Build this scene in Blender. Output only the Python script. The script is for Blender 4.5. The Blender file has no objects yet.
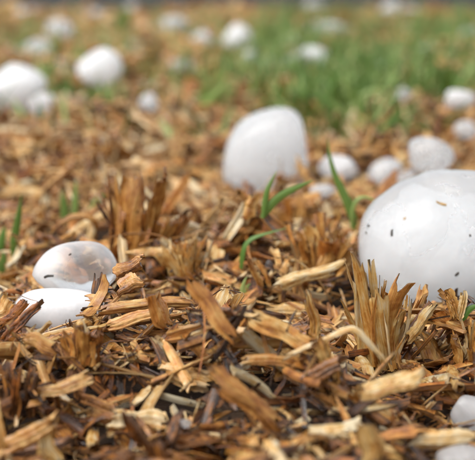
import bpy, math, random
import numpy as np
from mathutils import Vector

rng = np.random.default_rng(7)
random.seed(7)
C = bpy.context.scene.collection
R = math.radians

# ------------------------------------------------------------------ camera, sky, sun, exposure
PW, PH, F = 475.0, 460.0, 1600.0            # photograph size and focal length in its pixels
CAM_H, PITCH, FOCUS = 0.086, R(9.9), 0.374
cam_d = bpy.data.cameras.new('camera')
cam_d.sensor_fit = 'HORIZONTAL'; cam_d.sensor_width = 36.0
cam_d.lens = 36.0 * F / PW
cam_d.clip_start = 0.01; cam_d.clip_end = 500
cam_d.dof.use_dof = True; cam_d.dof.focus_distance = FOCUS
cam_d.dof.aperture_fstop = 24.5
cam = bpy.data.objects.new('camera', cam_d); C.objects.link(cam)
cam.location = (0, 0, CAM_H); cam.rotation_euler = (math.pi/2 - PITCH, 0, 0)
bpy.context.scene.camera = cam

SUN_EL, SUN_AZ = 58.0, -118.0                # azimuth from the view direction, clockwise
world = bpy.data.worlds.new('World'); bpy.context.scene.world = world; world.use_nodes = True
wn = world.node_tree.nodes; wl = world.node_tree.links; wn.clear()
sky = wn.new('ShaderNodeTexSky'); sky.sky_type = 'NISHITA'; sky.sun_disc = False
sky.sun_elevation = R(SUN_EL); sky.sun_rotation = R(SUN_AZ); sky.dust_density = 4.0
hs = wn.new('ShaderNodeHueSaturation'); hs.inputs['Saturation'].default_value = 0.20   # thin even cloud
bg = wn.new('ShaderNodeBackground'); bg.inputs['Strength'].default_value = 0.15
wo = wn.new('ShaderNodeOutputWorld')
wl.new(sky.outputs[0], hs.inputs['Color']); wl.new(hs.outputs[0], bg.inputs[0]); wl.new(bg.outputs[0], wo.inputs[0])
sd = bpy.data.lights.new('sun', 'SUN'); sd.energy = 0.85; sd.angle = R(55); sd.color = (1.0, 0.98, 0.95)
sun = bpy.data.objects.new('sun', sd); C.objects.link(sun); sun.location = (0, 0, 3)
_sv = Vector((math.sin(R(SUN_AZ))*math.cos(R(SUN_EL)), math.cos(R(SUN_AZ))*math.cos(R(SUN_EL)), math.sin(R(SUN_EL))))
sun.rotation_euler = _sv.to_track_quat('Z', 'Y').to_euler()
vs = bpy.context.scene.view_settings
vs.view_transform = 'Standard'; vs.look = 'None'; vs.gamma = 1.0; vs.exposure = 0.78
vs.use_curve_mapping = False
bpy.context.scene.cycles.max_bounces = 20; bpy.context.scene.cycles.volume_bounces = 16; bpy.context.scene.cycles.transmission_bounces = 16

# ------------------------------------------------------------------ picture <-> place
cp, sp = math.cos(PITCH), math.sin(PITCH)
def ray(px, py):
    a, b = (px - PW/2)/F, -(py - PH/2)/F
    return np.array([a, cp + b*sp, -sp + b*cp])
def at_y(px, py, y):
    d = ray(px, py); return np.array([0, 0, CAM_H]) + d*(y/d[1])
def at_z(px, py, z=0.0):
    d = ray(px, py); return np.array([0, 0, CAM_H]) + d*((z - CAM_H)/d[2])
def project(P):
    P = np.asarray(P, float); q = P - np.array([0, 0, CAM_H])
    dep = q[..., 1]*cp - q[..., 2]*sp
    return PW/2 + F*q[..., 0]/dep, PH/2 - F*(q[..., 1]*sp + q[..., 2]*cp)/dep, dep

# ------------------------------------------------------------------ materials
def mat(name):
    m = bpy.data.materials.new(name); m.use_nodes = True
    n = m.node_tree.nodes; n.clear()
    return m, n, m.node_tree.links
def ramp(n, stops):
    r = n.new('ShaderNodeValToRGB'); e = r.color_ramp.elements
    while len(e) < len(stops): e.new(0.5)
    for k, (p, c) in enumerate(stops):
        e[k].position = p; e[k].color = (c[0], c[1], c[2], 1)
    return r
def math_node(n, op, a=None, b=None):
    m = n.new('ShaderNodeMath'); m.operation = op
    for i, v in ((0, a), (1, b)):
        if isinstance(v, (int, float)): m.inputs[i].default_value = v
    return m

def straw_material(name='wet_straw'):
    m, n, l = mat(name)
    out = n.new('ShaderNodeOutputMaterial'); p = n.new('ShaderNodeBsdfPrincipled')
    cr = n.new('ShaderNodeAttribute'); cr.attribute_name = 'cr'
    lc = n.new('ShaderNodeAttribute'); lc.attribute_name = 'lc'
    mp = n.new('ShaderNodeMapping'); mp.inputs['Scale'].default_value = (0.11, 3.0, 1.0)
    l.new(lc.outputs['Vector'], mp.inputs['Vector'])
    grain = n.new('ShaderNodeTexNoise'); grain.inputs['Scale'].default_value = 1.0
    grain.inputs['Detail'].default_value = 5; grain.inputs['Roughness'].default_value = 0.65
    l.new(mp.outputs[0], grain.inputs['Vector'])
    mp2 = n.new('ShaderNodeMapping'); mp2.inputs['Scale'].default_value = (0.30, 0.5, 1.0)
    l.new(lc.outputs['Vector'], mp2.inputs['Vector'])
    blot = n.new('ShaderNodeTexNoise'); blot.inputs['Scale'].default_value = 1.0; blot.inputs['Detail'].default_value = 3
    l.new(mp2.outputs[0], blot.inputs['Vector'])
    g1 = math_node(n, 'MULTIPLY_ADD'); g1.inputs[1].default_value = 0.9; g1.inputs[2].default_value = -0.45
    l.new(grain.outputs['Fac'], g1.inputs[0])
    g2 = math_node(n, 'MULTIPLY_ADD'); g2.inputs[1].default_value = 0.95; g2.inputs[2].default_value = -0.475
    l.new(blot.outputs['Fac'], g2.inputs[0])
    s1 = math_node(n, 'ADD'); l.new(g1.outputs[0], s1.inputs[0]); l.new(g2.outputs[0], s1.inputs[1])
    s2 = math_node(n, 'ADD'); l.new(s1.outputs[0], s2.inputs[0]); l.new(cr.outputs['Fac'], s2.inputs[1]); s2.use_clamp = True
    cr_ = ramp(n, [(0.0, (0.022, 0.010, 0.005)), (0.18, (0.085, 0.036, 0.013)), (0.38, (0.35, 0.132, 0.026)),
                   (0.58, (0.57, 0.275, 0.063)), (0.78, (0.70, 0.455, 0.158)), (1.0, (0.80, 0.68, 0.44))])
    l.new(s2.outputs[0], cr_.inputs[0])
    sx = n.new('ShaderNodeSeparateXYZ'); l.new(lc.outputs['Vector'], sx.inputs[0])
    wn_ = n.new('ShaderNodeTexWhiteNoise'); wn_.noise_dimensions = '1D'; l.new(sx.outputs['Z'], wn_.inputs['W'])
    tint = ramp(n, [(0.0, (1.10, 0.84, 0.62)), (0.35, (1.04, 0.95, 0.85)), (0.7, (1.0, 1.0, 1.0)), (1.0, (0.97, 0.99, 1.03))])
    l.new(wn_.outputs['Value'], tint.inputs[0])
    tm = n.new('ShaderNodeMix'); tm.data_type = 'RGBA'; tm.blend_type = 'MULTIPLY'; tm.inputs[0].default_value = 1.0
    l.new(cr_.outputs[0], tm.inputs[6]); l.new(tint.outputs[0], tm.inputs[7])
    l.new(tm.outputs[2], p.inputs['Base Color'])
    wet = n.new('ShaderNodeTexNoise'); wet.inputs['Scale'].default_value = 900; wet.inputs['Detail'].default_value = 2
    tco = n.new('ShaderNodeTexCoord'); l.new(tco.outputs['Object'], wet.inputs['Vector'])
    b_ = n.new('ShaderNodeBump'); b_.inputs['Strength'].default_value = 0.45; b_.inputs['Distance'].default_value = 0.0005; l.new(wet.outputs['Fac'], b_.inputs['Height'])
    # wet film, uneven
    rr = ramp(n, [(0.35, (0.16,)*3), (0.65, (0.48,)*3)])
    l.new(blot.outputs['Fac'], rr.inputs[0]); l.new(rr.outputs[0], p.inputs['Roughness'])
    p.inputs['Specular IOR Level'].default_value = 0.5; p.inputs['Coat Weight'].default_value = 0.38; p.inputs['Coat Roughness'].default_value = 0.10; l.new(b_.outputs[0], p.inputs['Coat Normal'])
    b = n.new('ShaderNodeBump'); b.inputs['Strength'].default_value = 1.0; b.inputs['Distance'].default_value = 0.0005
    l.new(grain.outputs['Fac'], b.inputs['Height']); l.new(b.outputs[0], p.inputs['Normal'])
    tr = n.new('ShaderNodeBsdfTranslucent'); l.new(tm.outputs[2], tr.inputs[0])
    mx = n.new('ShaderNodeMixShader'); mx.inputs[0].default_value = 0.14
    l.new(p.outputs[0], mx.inputs[1]); l.new(tr.outputs[0], mx.inputs[2]); l.new(mx.outputs[0], out.inputs[0])
    return m
M_STRAW = straw_material()

def grass_material():
    m, n, l = mat('grass_blade')
    out = n.new('ShaderNodeOutputMaterial'); p = n.new('ShaderNodeBsdfPrincipled')
    cr = n.new('ShaderNodeAttribute'); cr.attribute_name = 'cr'
    lc = n.new('ShaderNodeAttribute'); lc.attribute_name = 'lc'
    mp = n.new('ShaderNodeMapping'); mp.inputs['Scale'].default_value = (0.05, 3.0, 1.0)
    l.new(lc.outputs['Vector'], mp.inputs['Vector'])
    g = n.new('ShaderNodeTexNoise'); g.inputs['Scale'].default_value = 1.0; l.new(mp.outputs[0], g.inputs['Vector'])
    a = math_node(n, 'MULTIPLY_ADD'); a.inputs[1].default_value = 0.5; a.inputs[2].default_value = -0.25
    l.new(g.outputs['Fac'], a.inputs[0])
    s = math_node(n, 'ADD'); s.use_clamp = True; l.new(a.outputs[0], s.inputs[0]); l.new(cr.outputs['Fac'], s.inputs[1])
    c = ramp(n, [(0.0, (0.045, 0.10, 0.018)), (0.4, (0.12, 0.24, 0.035)), (0.75, (0.30, 0.40, 0.11)), (1.0, (0.50, 0.47, 0.20))])
    l.new(s.outputs[0], c.inputs[0]); l.new(c.outputs[0], p.inputs['Base Color'])
    p.inputs['Roughness'].default_value = 0.42
    b = n.new('ShaderNodeBump'); b.inputs['Strength'].default_value = 0.3; b.inputs['Distance'].default_value = 0.0001
    l.new(g.outputs['Fac'], b.inputs['Height']); l.new(b.outputs[0], p.inputs['Normal'])
    tr = n.new('ShaderNodeBsdfTranslucent'); l.new(c.outputs[0], tr.inputs[0])
    mx = n.new('ShaderNodeMixShader'); mx.inputs[0].default_value = 0.35
    l.new(p.outputs[0], mx.inputs[1]); l.new(tr.outputs[0], mx.inputs[2]); l.new(mx.outputs[0], out.inputs[0])
    return m
M_GRASS = grass_material()

def ice_material(name, clear_lo, clear_hi, scale, centre=None, radius=None, max_clear=0.8, white=0.90, skew=None, bump=1.0, deep=0.02, gloss=0.13, fog=150.0, base_clear=0.3):
    """milky ice with clear zones: from noise, or (centre, radius) a clear core at that place of the stone, in stone units"""
    m, n, l = mat(name)
    out = n.new('ShaderNodeOutputMaterial')
    tc = n.new('ShaderNodeTexCoord')
    milk = n.new('ShaderNodeBsdfPrincipled'); milk.inputs['Base Color'].default_value = (white, white*1.008, white*1.015, 1)
    milk.inputs['Subsurface Weight'].default_value = 1.0
    milk.inputs['Subsurface Radius'].default_value = (0.9, 1.0, 1.05); milk.inputs['Subsurface Scale'].default_value = deep
    milk.inputs['Roughness'].default_value = 0.34; milk.inputs['IOR'].default_value = 1.31
    milk.inputs['Coat Weight'].default_value = 0.15; milk.inputs['Coat Roughness'].default_value = 0.10
    clear = n.new('ShaderNodeBsdfPrincipled'); clear.inputs['Base Color'].default_value = (0.95, 0.97, 0.98, 1)
    clear.inputs['Transmission Weight'].default_value = 1.0; clear.inputs['IOR'].default_value = 1.31
    clear.inputs['Roughness'].default_value = gloss
    ns = n.new('ShaderNodeTexNoise'); ns.inputs['Scale'].default_value = scale; ns.inputs['Detail'].default_value = 5
    ns.inputs['Roughness'].default_value = 0.55; ns.inputs['Distortion'].default_value = 0.6
    l.new(tc.outputs['Object'], ns.inputs['Vector'])
    cl_ = n.new('ShaderNodeTexNoise'); cl_.inputs['Scale'].default_value = scale*1.9; cl_.inputs['Detail'].default_value = 6; cl_.inputs['Distortion'].default_value = 1.4
    l.new(tc.outputs['Object'], cl_.inputs['Vector'])
    cw = ramp(n, [(0.32, tuple(white*v for v in (.88, .90, .91))), (0.66, (white, white*1.005, white*1.01))])
    l.new(cl_.outputs['Fac'], cw.inputs[0]); l.new(cw.outputs[0], milk.inputs['Base Color'])
    if centre is not None:
        d = n.new('ShaderNodeVectorMath'); d.operation = 'DISTANCE'; d.inputs[1].default_value = centre
        fl = n.new('ShaderNodeMapping'); fl.inputs['Scale'].default_value = (1.0, 0.15, 1.15); l.new(tc.outputs['Object'], fl.inputs['Vector'])
        l.new(fl.outputs[0], d.inputs[0])
        wob = math_node(n, 'MULTIPLY_ADD'); wob.inputs[1].default_value = radius*0.5; wob.inputs[2].default_value = -radius*0.25
        l.new(ns.outputs['Fac'], wob.inputs[0])
        ad = math_node(n, 'ADD'); l.new(d.outputs['Value'], ad.inputs[0]); l.new(wob.outputs[0], ad.inputs[1])
        mr = n.new('ShaderNodeMapRange'); mr.inputs['From Min'].default_value = radius*0.45; mr.inputs['From Max'].default_value = radius*1.05
        mr.inputs['To Min'].default_value = max_clear; mr.inputs['To Max'].default_value = base_clear
        l.new(ad.outputs[0], mr.inputs['Value']); fac = mr.outputs[0]
    else:
        r = ramp(n, [(clear_lo, (base_clear,)*3), (clear_hi, (max_clear,)*3)])
        src = ns.outputs['Fac']
        if skew is not None:                     # clearer towards one side of the stone
            dt = n.new('ShaderNodeVectorMath'); dt.operation = 'DOT_PRODUCT'; dt.inputs[1].default_value = skew
            l.new(tc.outputs['Object'], dt.inputs[0])
            sa = math_node(n, 'ADD'); l.new(dt.outputs['Value'], sa.inputs[0]); l.new(src, sa.inputs[1]); src = sa.outputs[0]
        l.new(src, r.inputs[0]); fac = r.outputs[0]
    fine = n.new('ShaderNodeTexNoise'); fine.inputs['Scale'].default_value = 260; fine.inputs['Detail'].default_value = 3
    l.new(tc.outputs['Object'], fine.inputs['Vector'])
    big = n.new('ShaderNodeTexNoise'); big.inputs['Scale'].default_value = 75; big.inputs['Detail'].default_value = 2; big.inputs['Distortion'].default_value = 1.0
    l.new(tc.outputs['Object'], big.inputs['Vector'])
    b1 = n.new('ShaderNodeBump'); b1.inputs['Strength'].default_value = 0.5; b1.inputs['Distance'].default_value = 0.0025*bump
    l.new(big.outputs['Fac'], b1.inputs['Height'])
    b2 = n.new('ShaderNodeBump'); b2.inputs['Strength'].default_value = 0.18; b2.inputs['Distance'].default_value = 0.0004
    l.new(fine.outputs['Fac'], b2.inputs['Height']); l.new(b1.outputs[0], b2.inputs['Normal'])
    for q in (milk, clear): l.new(b2.outputs[0], q.inputs['Normal'])
    l.new(b2.outputs[0], milk.inputs['Coat Normal'])
    vol = n.new('ShaderNodeVolumeScatter'); vol.inputs['Color'].default_value = (.985, .99, .995, 1); vol.inputs['Density'].default_value = fog
    vol.inputs['Anisotropy'].default_value = 0.2; l.new(vol.outputs[0], out.inputs['Volume'])
    mx = n.new('ShaderNodeMixShader'); l.new(fac, mx.inputs[0])
    l.new(milk.outputs[0], mx.inputs[1]); l.new(clear.outputs[0], mx.inputs[2]); l.new(mx.outputs[0], out.inputs[0])
    return m
M_ICE = ice_material('milky_ice', 0.44, 0.70, 70, max_clear=0.9, white=0.93, fog=220, base_clear=.65)
M_ICE_BIG = ice_material('banded_ice', 0.58, 0.84, 48, max_clear=0.97, white=0.965, skew=(-5.0, -1.0, 14.0), bump=.45, deep=.03, fog=55, base_clear=.84, gloss=.09)
M_ICE_TALL = ice_material('cloudy_ice', 0.45, 0.8, 50, max_clear=0.92, white=0.94, fog=120, base_clear=.84, bump=.6)
M_CORE = ice_material('white_core_ice', 0.6, 0.9, 90, max_clear=0.6, white=0.985, fog=240, base_clear=.22, bump=.8, deep=.02, gloss=.4)
M_ICE_FLAT = ice_material('snowy_ice', 0.5, 0.9, 90, max_clear=0.5, white=0.985, fog=300, base_clear=.15, bump=.8)
M_ICE_WHITE = ice_material('white_ice', 0.60, 0.9, 50, max_clear=0.8, white=0.965, fog=260, base_clear=.45)

M_ICE_DIM = ice_material('greyish_ice', 0.30, 0.62, 60, max_clear=0.95, white=0.9, fog=130, base_clear=.7)
def soil_material():
    m, n, l = mat('dark_soil')
    out = n.new('ShaderNodeOutputMaterial'); p = n.new('ShaderNodeBsdfPrincipled')
    tc = n.new('ShaderNodeTexCoord')
    a = n.new('ShaderNodeTexNoise'); a.inputs['Scale'].default_value = 160; a.inputs['Detail'].default_value = 8
    l.new(tc.outputs['Object'], a.inputs['Vector'])
    c = ramp(n, [(0.3, (0.022, 0.012, 0.006)), (0.7, (0.09, 0.048, 0.022))])
    l.new(a.outputs['Fac'], c.inputs[0]); l.new(c.outputs[0], p.inputs['Base Color'])
    p.inputs['Roughness'].default_value = 0.8
    b = n.new('ShaderNodeBump'); b.inputs['Strength'].default_value = 0.8; b.inputs['Distance'].default_value = 0.003
    l.new(a.outputs['Fac'], b.inputs['Height']); l.new(b.outputs[0], p.inputs['Normal'])
    l.new(p.outputs[0], out.inputs[0]); return m
M_SOIL = soil_material()
def asphalt_material():
    m, n, l = mat('asphalt')
    out = n.new('ShaderNodeOutputMaterial'); p = n.new('ShaderNodeBsdfPrincipled')
    tc = n.new('ShaderNodeTexCoord')
    a = n.new('ShaderNodeTexVoronoi'); a.inputs['Scale'].default_value = 140
    l.new(tc.outputs['Object'], a.inputs['Vector'])
    c = ramp(n, [(0.1, (0.065, 0.063, 0.062)), (0.8, (0.03, 0.03, 0.031))])
    l.new(a.outputs['Distance'], c.inputs[0]); l.new(c.outputs[0], p.inputs['Base Color'])
    p.inputs['Roughness'].default_value = 1.0; p.inputs['Specular IOR Level'].default_value = 0.08
    b = n.new('ShaderNodeBump'); b.inputs['Strength'].default_value = 0.8; b.inputs['Distance'].default_value = 0.004
    l.new(a.outputs['Distance'], b.inputs['Height']); l.new(b.outputs[0], p.inputs['Normal'])
    l.new(p.outputs[0], out.inputs[0]); return m
M_ROAD = asphalt_material()
def plain_material(name, col, rough):
    m, n, l = mat(name)
    out = n.new('ShaderNodeOutputMaterial'); p = n.new('ShaderNodeBsdfPrincipled')
    tc = n.new('ShaderNodeTexCoord'); a = n.new('ShaderNodeTexNoise'); a.inputs['Scale'].default_value = 900
    l.new(tc.outputs['Object'], a.inputs['Vector'])
    c = ramp(n, [(0.3, tuple(v*0.6 for v in col)), (0.7, tuple(min(1, v*1.4) for v in col))])
    l.new(a.outputs['Fac'], c.inputs[0]); l.new(c.outputs[0], p.inputs['Base Color']); p.inputs['Roughness'].default_value = rough
    l.new(p.outputs[0], out.inputs[0]); return m
M_SPECK = plain_material('dark_seed_husk', (0.025, 0.018, 0.012), 0.5)
M_FLECK = plain_material('tan_fleck', (0.35, 0.22, 0.08), 0.5)

# ------------------------------------------------------------------ mesh helpers
def mesh_quads(name, V, Q, material, attrs=None):
    me = bpy.data.meshes.new(name)
    nv, nq = len(V), len(Q)
    me.vertices.add(nv); me.loops.add(nq*4); me.polygons.add(nq)
    me.vertices.foreach_set('co', np.ascontiguousarray(V, dtype=np.float32).ravel())
    me.loops.foreach_set('vertex_index', np.ascontiguousarray(Q, dtype=np.int32).ravel())
    me.polygons.foreach_set('loop_start', np.arange(0, nq*4, 4, dtype=np.int32))
    me.polygons.foreach_set('use_smooth', np.ones(nq, dtype=bool))
    if attrs:
        for an, (typ, data) in attrs.items():
            at = me.attributes.new(an, typ, 'POINT')
            at.data.foreach_set('vector' if typ == 'FLOAT_VECTOR' else 'value', np.ascontiguousarray(data, dtype=np.float32).ravel())
    me.update(calc_edges=True); me.validate(); me.materials.append(material)
    return me
def link(name, me, loc=(0, 0, 0), parent=None, label=None, cat=None, group=None, kind=None):
    o = bpy.data.objects.new(name, me); C.objects.link(o); o.location = loc
    if parent is not None: o.parent = parent
    if label: o['label'] = label
    if cat: o['category'] = cat
    if group: o['group'] = group
    if kind: o['kind'] = kind
    return o

def _norm(v): return v/np.maximum(np.linalg.norm(v, axis=-1, keepdims=True), 1e-12)

def sweep(P, up, width, arc=1.2, thick=0.0006, nl=6, nw=4, jag0=0.1, jag1=0.1, ridge=0.1, roll=0.0, twist=0.0, splay=0.0,
          taper=(1.0, 1.0), g=None, kink=False, pinch=0.45, rough=0.10, fray=0.07):
    """a split shell, plate, tube or blade swept along path P (metres). Returns V, Q, lc (mm coordinates along and across)"""
    g = rng if g is None else g
    P = np.asarray(P, float)
    if len(P) > 2 and not kink:                          # round the path
        t0 = np.linspace(0, 1, len(P)); tt = np.linspace(0, 1, 25)
        co = np.polyfit(t0, P, min(len(P)-1, 3)); Pf = np.stack([np.polyval(co[:, k], tt) for k in range(3)], 1)
    else:
        seg = np.r_[0, np.cumsum(np.linalg.norm(np.diff(P, axis=0), axis=1))]; seg /= seg[-1]
        tt = np.linspace(0, 1, 25); Pf = np.stack([np.interp(tt, seg, P[:, k]) for k in range(3)], 1)
        if kink:
            for _ in range(1): Pf[1:-1] = (Pf[:-2] + 2*Pf[1:-1] + Pf[2:])/4
    Tn = _norm(np.gradient(Pf, axis=0))
    S = _norm(np.cross(np.asarray(up, float), Tn)); N = np.cross(Tn, S)
    L = np.linalg.norm(np.diff(Pf, axis=0), axis=1).sum()
    s = np.linspace(-1, 1, nw+1)
    def torn(j):                                        # a slanting tear with a few splits
        w = np.cumsum(g.normal(0, 1, nw+1)); w = (w - w.min())/max(np.ptp(w), 1e-6)
        return j*(.62*w + .38*g.random(nw+1)**2)
    j0 = torn(jag0); j1 = torn(jag1)
    u = np.linspace(0, 1, nl+1)[:, None]
    T = j0[None] + (1 - j0 - j1)[None]*u
    def ev(A): return np.stack([np.interp(T, tt, A[:, k]) for k in range(3)], -1)
    Pe, Se, Ne = ev(Pf), ev(S), ev(N)
    wp = width*(taper[0] + (taper[1]-taper[0])*T)*(1 + splay*T**2)
    if taper[0] < 0 or taper[1] < 0:                     # blade: full in the middle, pointed at the end
        wp = width*np.clip(np.minimum((T+0.12)*4.0, 1.0), 0, 1)*np.clip(1.02 - T**2.2, 0.03, 1)
    e0, e1 = g.uniform(0, pinch, 2)
    wp = wp*(1 - e0*np.clip(1-2*T, 0, 1)**3 - e1*np.clip(2*T-1, 0, 1)**3)
    wp = wp*(1 + rough*(np.sin(5*T*g.uniform(.7, 1.5)+g.uniform(0, 6.3)) + .6*np.sin(11*T+g.uniform(0, 6.3))))
    lat = width*rough*.8*(np.sin(6*T+g.uniform(0, 6.3)) + .5*np.sin(13*T+g.uniform(0, 6.3)))
    fr = (g.normal(0, fray, nw+1)[None]*np.clip(1-2*T, 0, 1)**3 + g.normal(0, fray, nw+1)[None]*np.clip(2*T-1, 0, 1)**3)*width
    Pe = Pe + Se*lat[..., None] + Ne*fr[..., None]
    half = arc/2
    Rr = wp/(2*math.sin(min(half, math.pi/2)))
    phi = s[None]*half + roll + twist*(T - 0.5)
    dr = g.normal(0, ridge, nw+1)[None]*thick + g.normal(0, ridge*0.35, (nl+1, nw+1))*thick
    def surf(rad):
        c = Rr*math.cos(roll*0)*(math.cos(half) + 1)/2
        return Pe + Se*(rad*np.sin(phi))[..., None] + Ne*(rad*np.cos(phi))[..., None] \
               - (Se*np.sin(roll + twist*(T-0.5))[..., None] + Ne*np.cos(roll + twist*(T-0.5))[..., None])*c[..., None]
    O = surf(Rr + dr + thick*0.5); I = surf(np.maximum(Rr - thick*0.5, Rr*0.08) + g.normal(0, ridge*0.5, nw+1)[None]*thick)
    ncol = nw+1
    idx = np.arange((nl+1)*ncol).reshape(nl+1, ncol)
    qo = np.stack([idx[:-1, :-1], idx[:-1, 1:], idx[1:, 1:], idx[1:, :-1]], -1).reshape(-1, 4)
    n1 = (nl+1)*ncol
    qi = qo[:, ::-1] + n1
    ring = np.r_[idx[0, :], idx[1:, -1], idx[-1, -2::-1], idx[-2:0:-1, 0]]
    Of, If = O.reshape(-1, 3), I.reshape(-1, 3)
    rim = np.r_[Of[ring], If[ring]]; k = len(ring); a = np.arange(k); b = (a+1) % k
    qr = np.stack([b, a, a+k, b+k], -1) + 2*n1
    V = np.r_[Of, If, rim]; Q = np.r_[qo, qi, qr][:, ::-1]
    seed = g.uniform(0, 500)
    lo = np.stack([T*L*1000, np.broadcast_to(s[None]*width*500*max(1, arc/2), T.shape), np.full(T.shape, seed)], -1).reshape(-1, 3)
    li = lo + np.array([0, 37.0, 11.0])
    return V, Q, np.r_[lo, li, lo[ring], li[ring]]

def chip_mesh(name, parts, crs, material, origin):
    Vs, Qs, Ls, Cs, k = [], [], [], [], 0
    for (V, Q, lc), c in zip(parts, crs):
        Vs.append(V - origin); Qs.append(Q + k); Ls.append(lc); Cs.append(np.full(len(V), c)); k += len(V)
    return mesh_quads(name, np.concatenate(Vs), np.concatenate(Qs), material,
                      {'cr': ('FLOAT', np.concatenate(Cs)), 'lc': ('FLOAT_VECTOR', np.concatenate(Ls))})

# ------------------------------------------------------------------ the setting
GZ = -0.016
def sheet(name, x0, x1, y0, y1, z, material, nx=1, ny=1, amp=0.0):
    xs, ys = np.meshgrid(np.linspace(x0, x1, nx+1), np.linspace(y0, y1, ny+1))
    V = np.stack([xs, ys, np.full(xs.shape, z)], -1).reshape(-1, 3)
    i = np.arange((nx+1)*(ny+1)).reshape(ny+1, nx+1)
    Q = np.stack([i[:-1, :-1], i[:-1, 1:], i[1:, 1:], i[1:, :-1]], -1).reshape(-1, 4)
    return link(name, mesh_quads(name, V, Q, material), kind='structure')
sheet('ground', -150, 150, -5, 300, GZ, M_SOIL)
sheet('road', -150, 150, 2.42, 9.0, GZ + 0.012, M_ROAD)

# ------------------------------------------------------------------ height map of the mulch bed
CELL = 0.0007
HX0, HX1, HY0, HY1 = -0.20, 0.20, 0.17, 0.98
NXH, NYH = int((HX1-HX0)/CELL)+1, int((HY1-HY0)/CELL)+1
def waves(x, y, comps):
    z = 0
    for (a, kx, ky, ph) in comps: z = z + a*np.sin(kx*x + ky*y + ph)
    return z
g0 = np.random.default_rng(3)
COMPS = []
for _ in range(16):
    lam = g0.uniform(0.035, 0.13); th = g0.uniform(0, math.tau)
    COMPS.append((0.0011*(lam/0.07), math.tau/lam*math.cos(th), math.tau/lam*math.sin(th), g0.uniform(0, math.tau)))
gx = HX0 + np.arange(NXH)*CELL; gy = HY0 + np.arange(NYH)*CELL
H = (GZ + 0.0045 + waves(gx[None, :], gy[:, None], COMPS)).astype(np.float64)
H = np.maximum(H, GZ + 0.0005)
# a low mound in the middle of the bed
H += 0.004*np.exp(-(((gx[None]+0.012)/0.035)**2 + ((gy[:, None]-0.43)/0.03)**2))
def hidx(x, y):
    return (np.clip(((y-HY0)/CELL).astype(int), 0, NYH-1), np.clip(((x-HX0)/CELL).astype(int), 0, NXH-1))
def surface(px, py, dz=0.0):
    """first point of the bed (height map) that the sight line through a photo pixel meets, dz above it"""
    d = ray(px, py); ys = np.linspace(0.2, 0.97, 1600)
    P = np.array([0, 0, CAM_H])[None] + d[None]*(ys/d[1])[:, None]
    iy, ix = hidx(P[:, 0], P[:, 1])
    hit = np.nonzero(P[:, 2] <= HS[iy, ix] + dz)[0]
    return P[hit[0]] if len(hit) else P[-1]

# ------------------------------------------------------------------ prototypes of loose chips (local: x along, z up)
KINDS = ['straw_husk', 'wood_splinter', 'straw_stalk', 'wood_chip', 'straw_shaving', 'fibre']
def proto(kind, nl, nw, g):
    L = 1.0
    bend = g.normal(0, 0.05); bendy = g.normal(0, 0.06)
    x = np.linspace(-0.5, 0.5, 5)
    P = np.stack([x, bendy*(x*x*4-1)*0.5, bend*(x*x*4-1)*0.5], 1)
    up = (0, 0, 1)
    if kind == 'straw_husk':      a = dict(width=g.uniform(.08, .23), arc=g.uniform(1.0, 3.0), thick=.035, jag0=.25, jag1=.25, ridge=.45, splay=g.uniform(-.1, .5), twist=g.normal(0, .5))
    elif kind == 'wood_splinter': a = dict(width=g.uniform(.045, .11), arc=.5, thick=g.uniform(.03, .07), jag0=.22, jag1=.3, ridge=.25, taper=(1, g.uniform(.3, .9)), twist=g.normal(0, .4))
    elif kind == 'straw_stalk':   a = dict(width=g.uniform(.08, .14), arc=5.6, thick=.03, jag0=.12, jag1=.15, ridge=.3)
    elif kind == 'wood_chip':     a = dict(width=g.uniform(.18, .38), arc=.6, thick=g.uniform(.04, .09), jag0=.3, jag1=.3, ridge=.35, twist=g.normal(0, .3))
    elif kind == 'straw_shaving':
        c = g.uniform(.6, 2.6)*g.choice([-1, 1])
        th = np.linspace(-c/2, c/2, 7)
        P = np.stack([np.sin(th)/c, bendy*np.linspace(-1, 1, 7)**2, (np.cos(th)-1)/c], 1)
        a = dict(width=g.uniform(.10, .20), arc=.8, thick=.025, jag0=.2, jag1=.2, ridge=.3, twist=g.normal(0, 1.0))
    else:
        P = np.stack([x, bendy*3*(x*x*4-1)*.5, bend*3*(x*x*4-1)*.5], 1)
        a = dict(width=g.uniform(.014, .04), arc=.6, thick=.014, jag0=.1, jag1=.1, ridge=.1)
    V, Q, lc = sweep(P, up, nl=nl, nw=nw, g=g, **a)
    return dict(kind=kind, V=V, Q=Q, lc=lc, w=a['width'])
gp = np.random.default_rng(11)
HI, MI, LO = {}, {}, {}
for k in KINDS:
    HI[k] = [proto(k, 7, {'fibre': 1, 'wood_splinter': 4, 'straw_shaving': 4}.get(k, 6), gp) for _ in range(18)]
    MI[k] = [proto(k, 3, {'fibre': 1}.get(k, 3), gp) for _ in range(10)]
    LO[k] = [proto(k, 2, {'fibre': 1, 'wood_splinter': 2}.get(k, 2), gp) for _ in range(8)]
LEN = {'straw_husk': (.007, .020), 'wood_splinter': (.007, .022), 'straw_stalk': (.012, .026), 'wood_chip': (.006, .013), 'straw_shaving': (.008, .018), 'fibre': (.008, .024)}
PROB = {'straw_husk': .25, 'wood_splinter': .29, 'straw_stalk': .05, 'wood_chip': .13, 'straw_shaving': .15, 'fibre': .18}
PK = np.array([PROB[k] for k in KINDS]); PK /= PK.sum()

def rotmat(yaw, pitch, roll):
    cy, sy = math.cos(yaw), math.sin(yaw); c2, s2 = math.cos(pitch), math.sin(pitch); c3, s3 = math.cos(roll), math.sin(roll)
    Rz = np.array([[cy, -sy, 0], [sy, cy, 0], [0, 0, 1]]); Ry = np.array([[c2, 0, -s2], [0, 1, 0], [s2, 0, c2]])
    Rx = np.array([[1, 0, 0], [0, c3, -s3], [0, s3, c3]])
    return Rz @ Ry @ Rx

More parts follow.
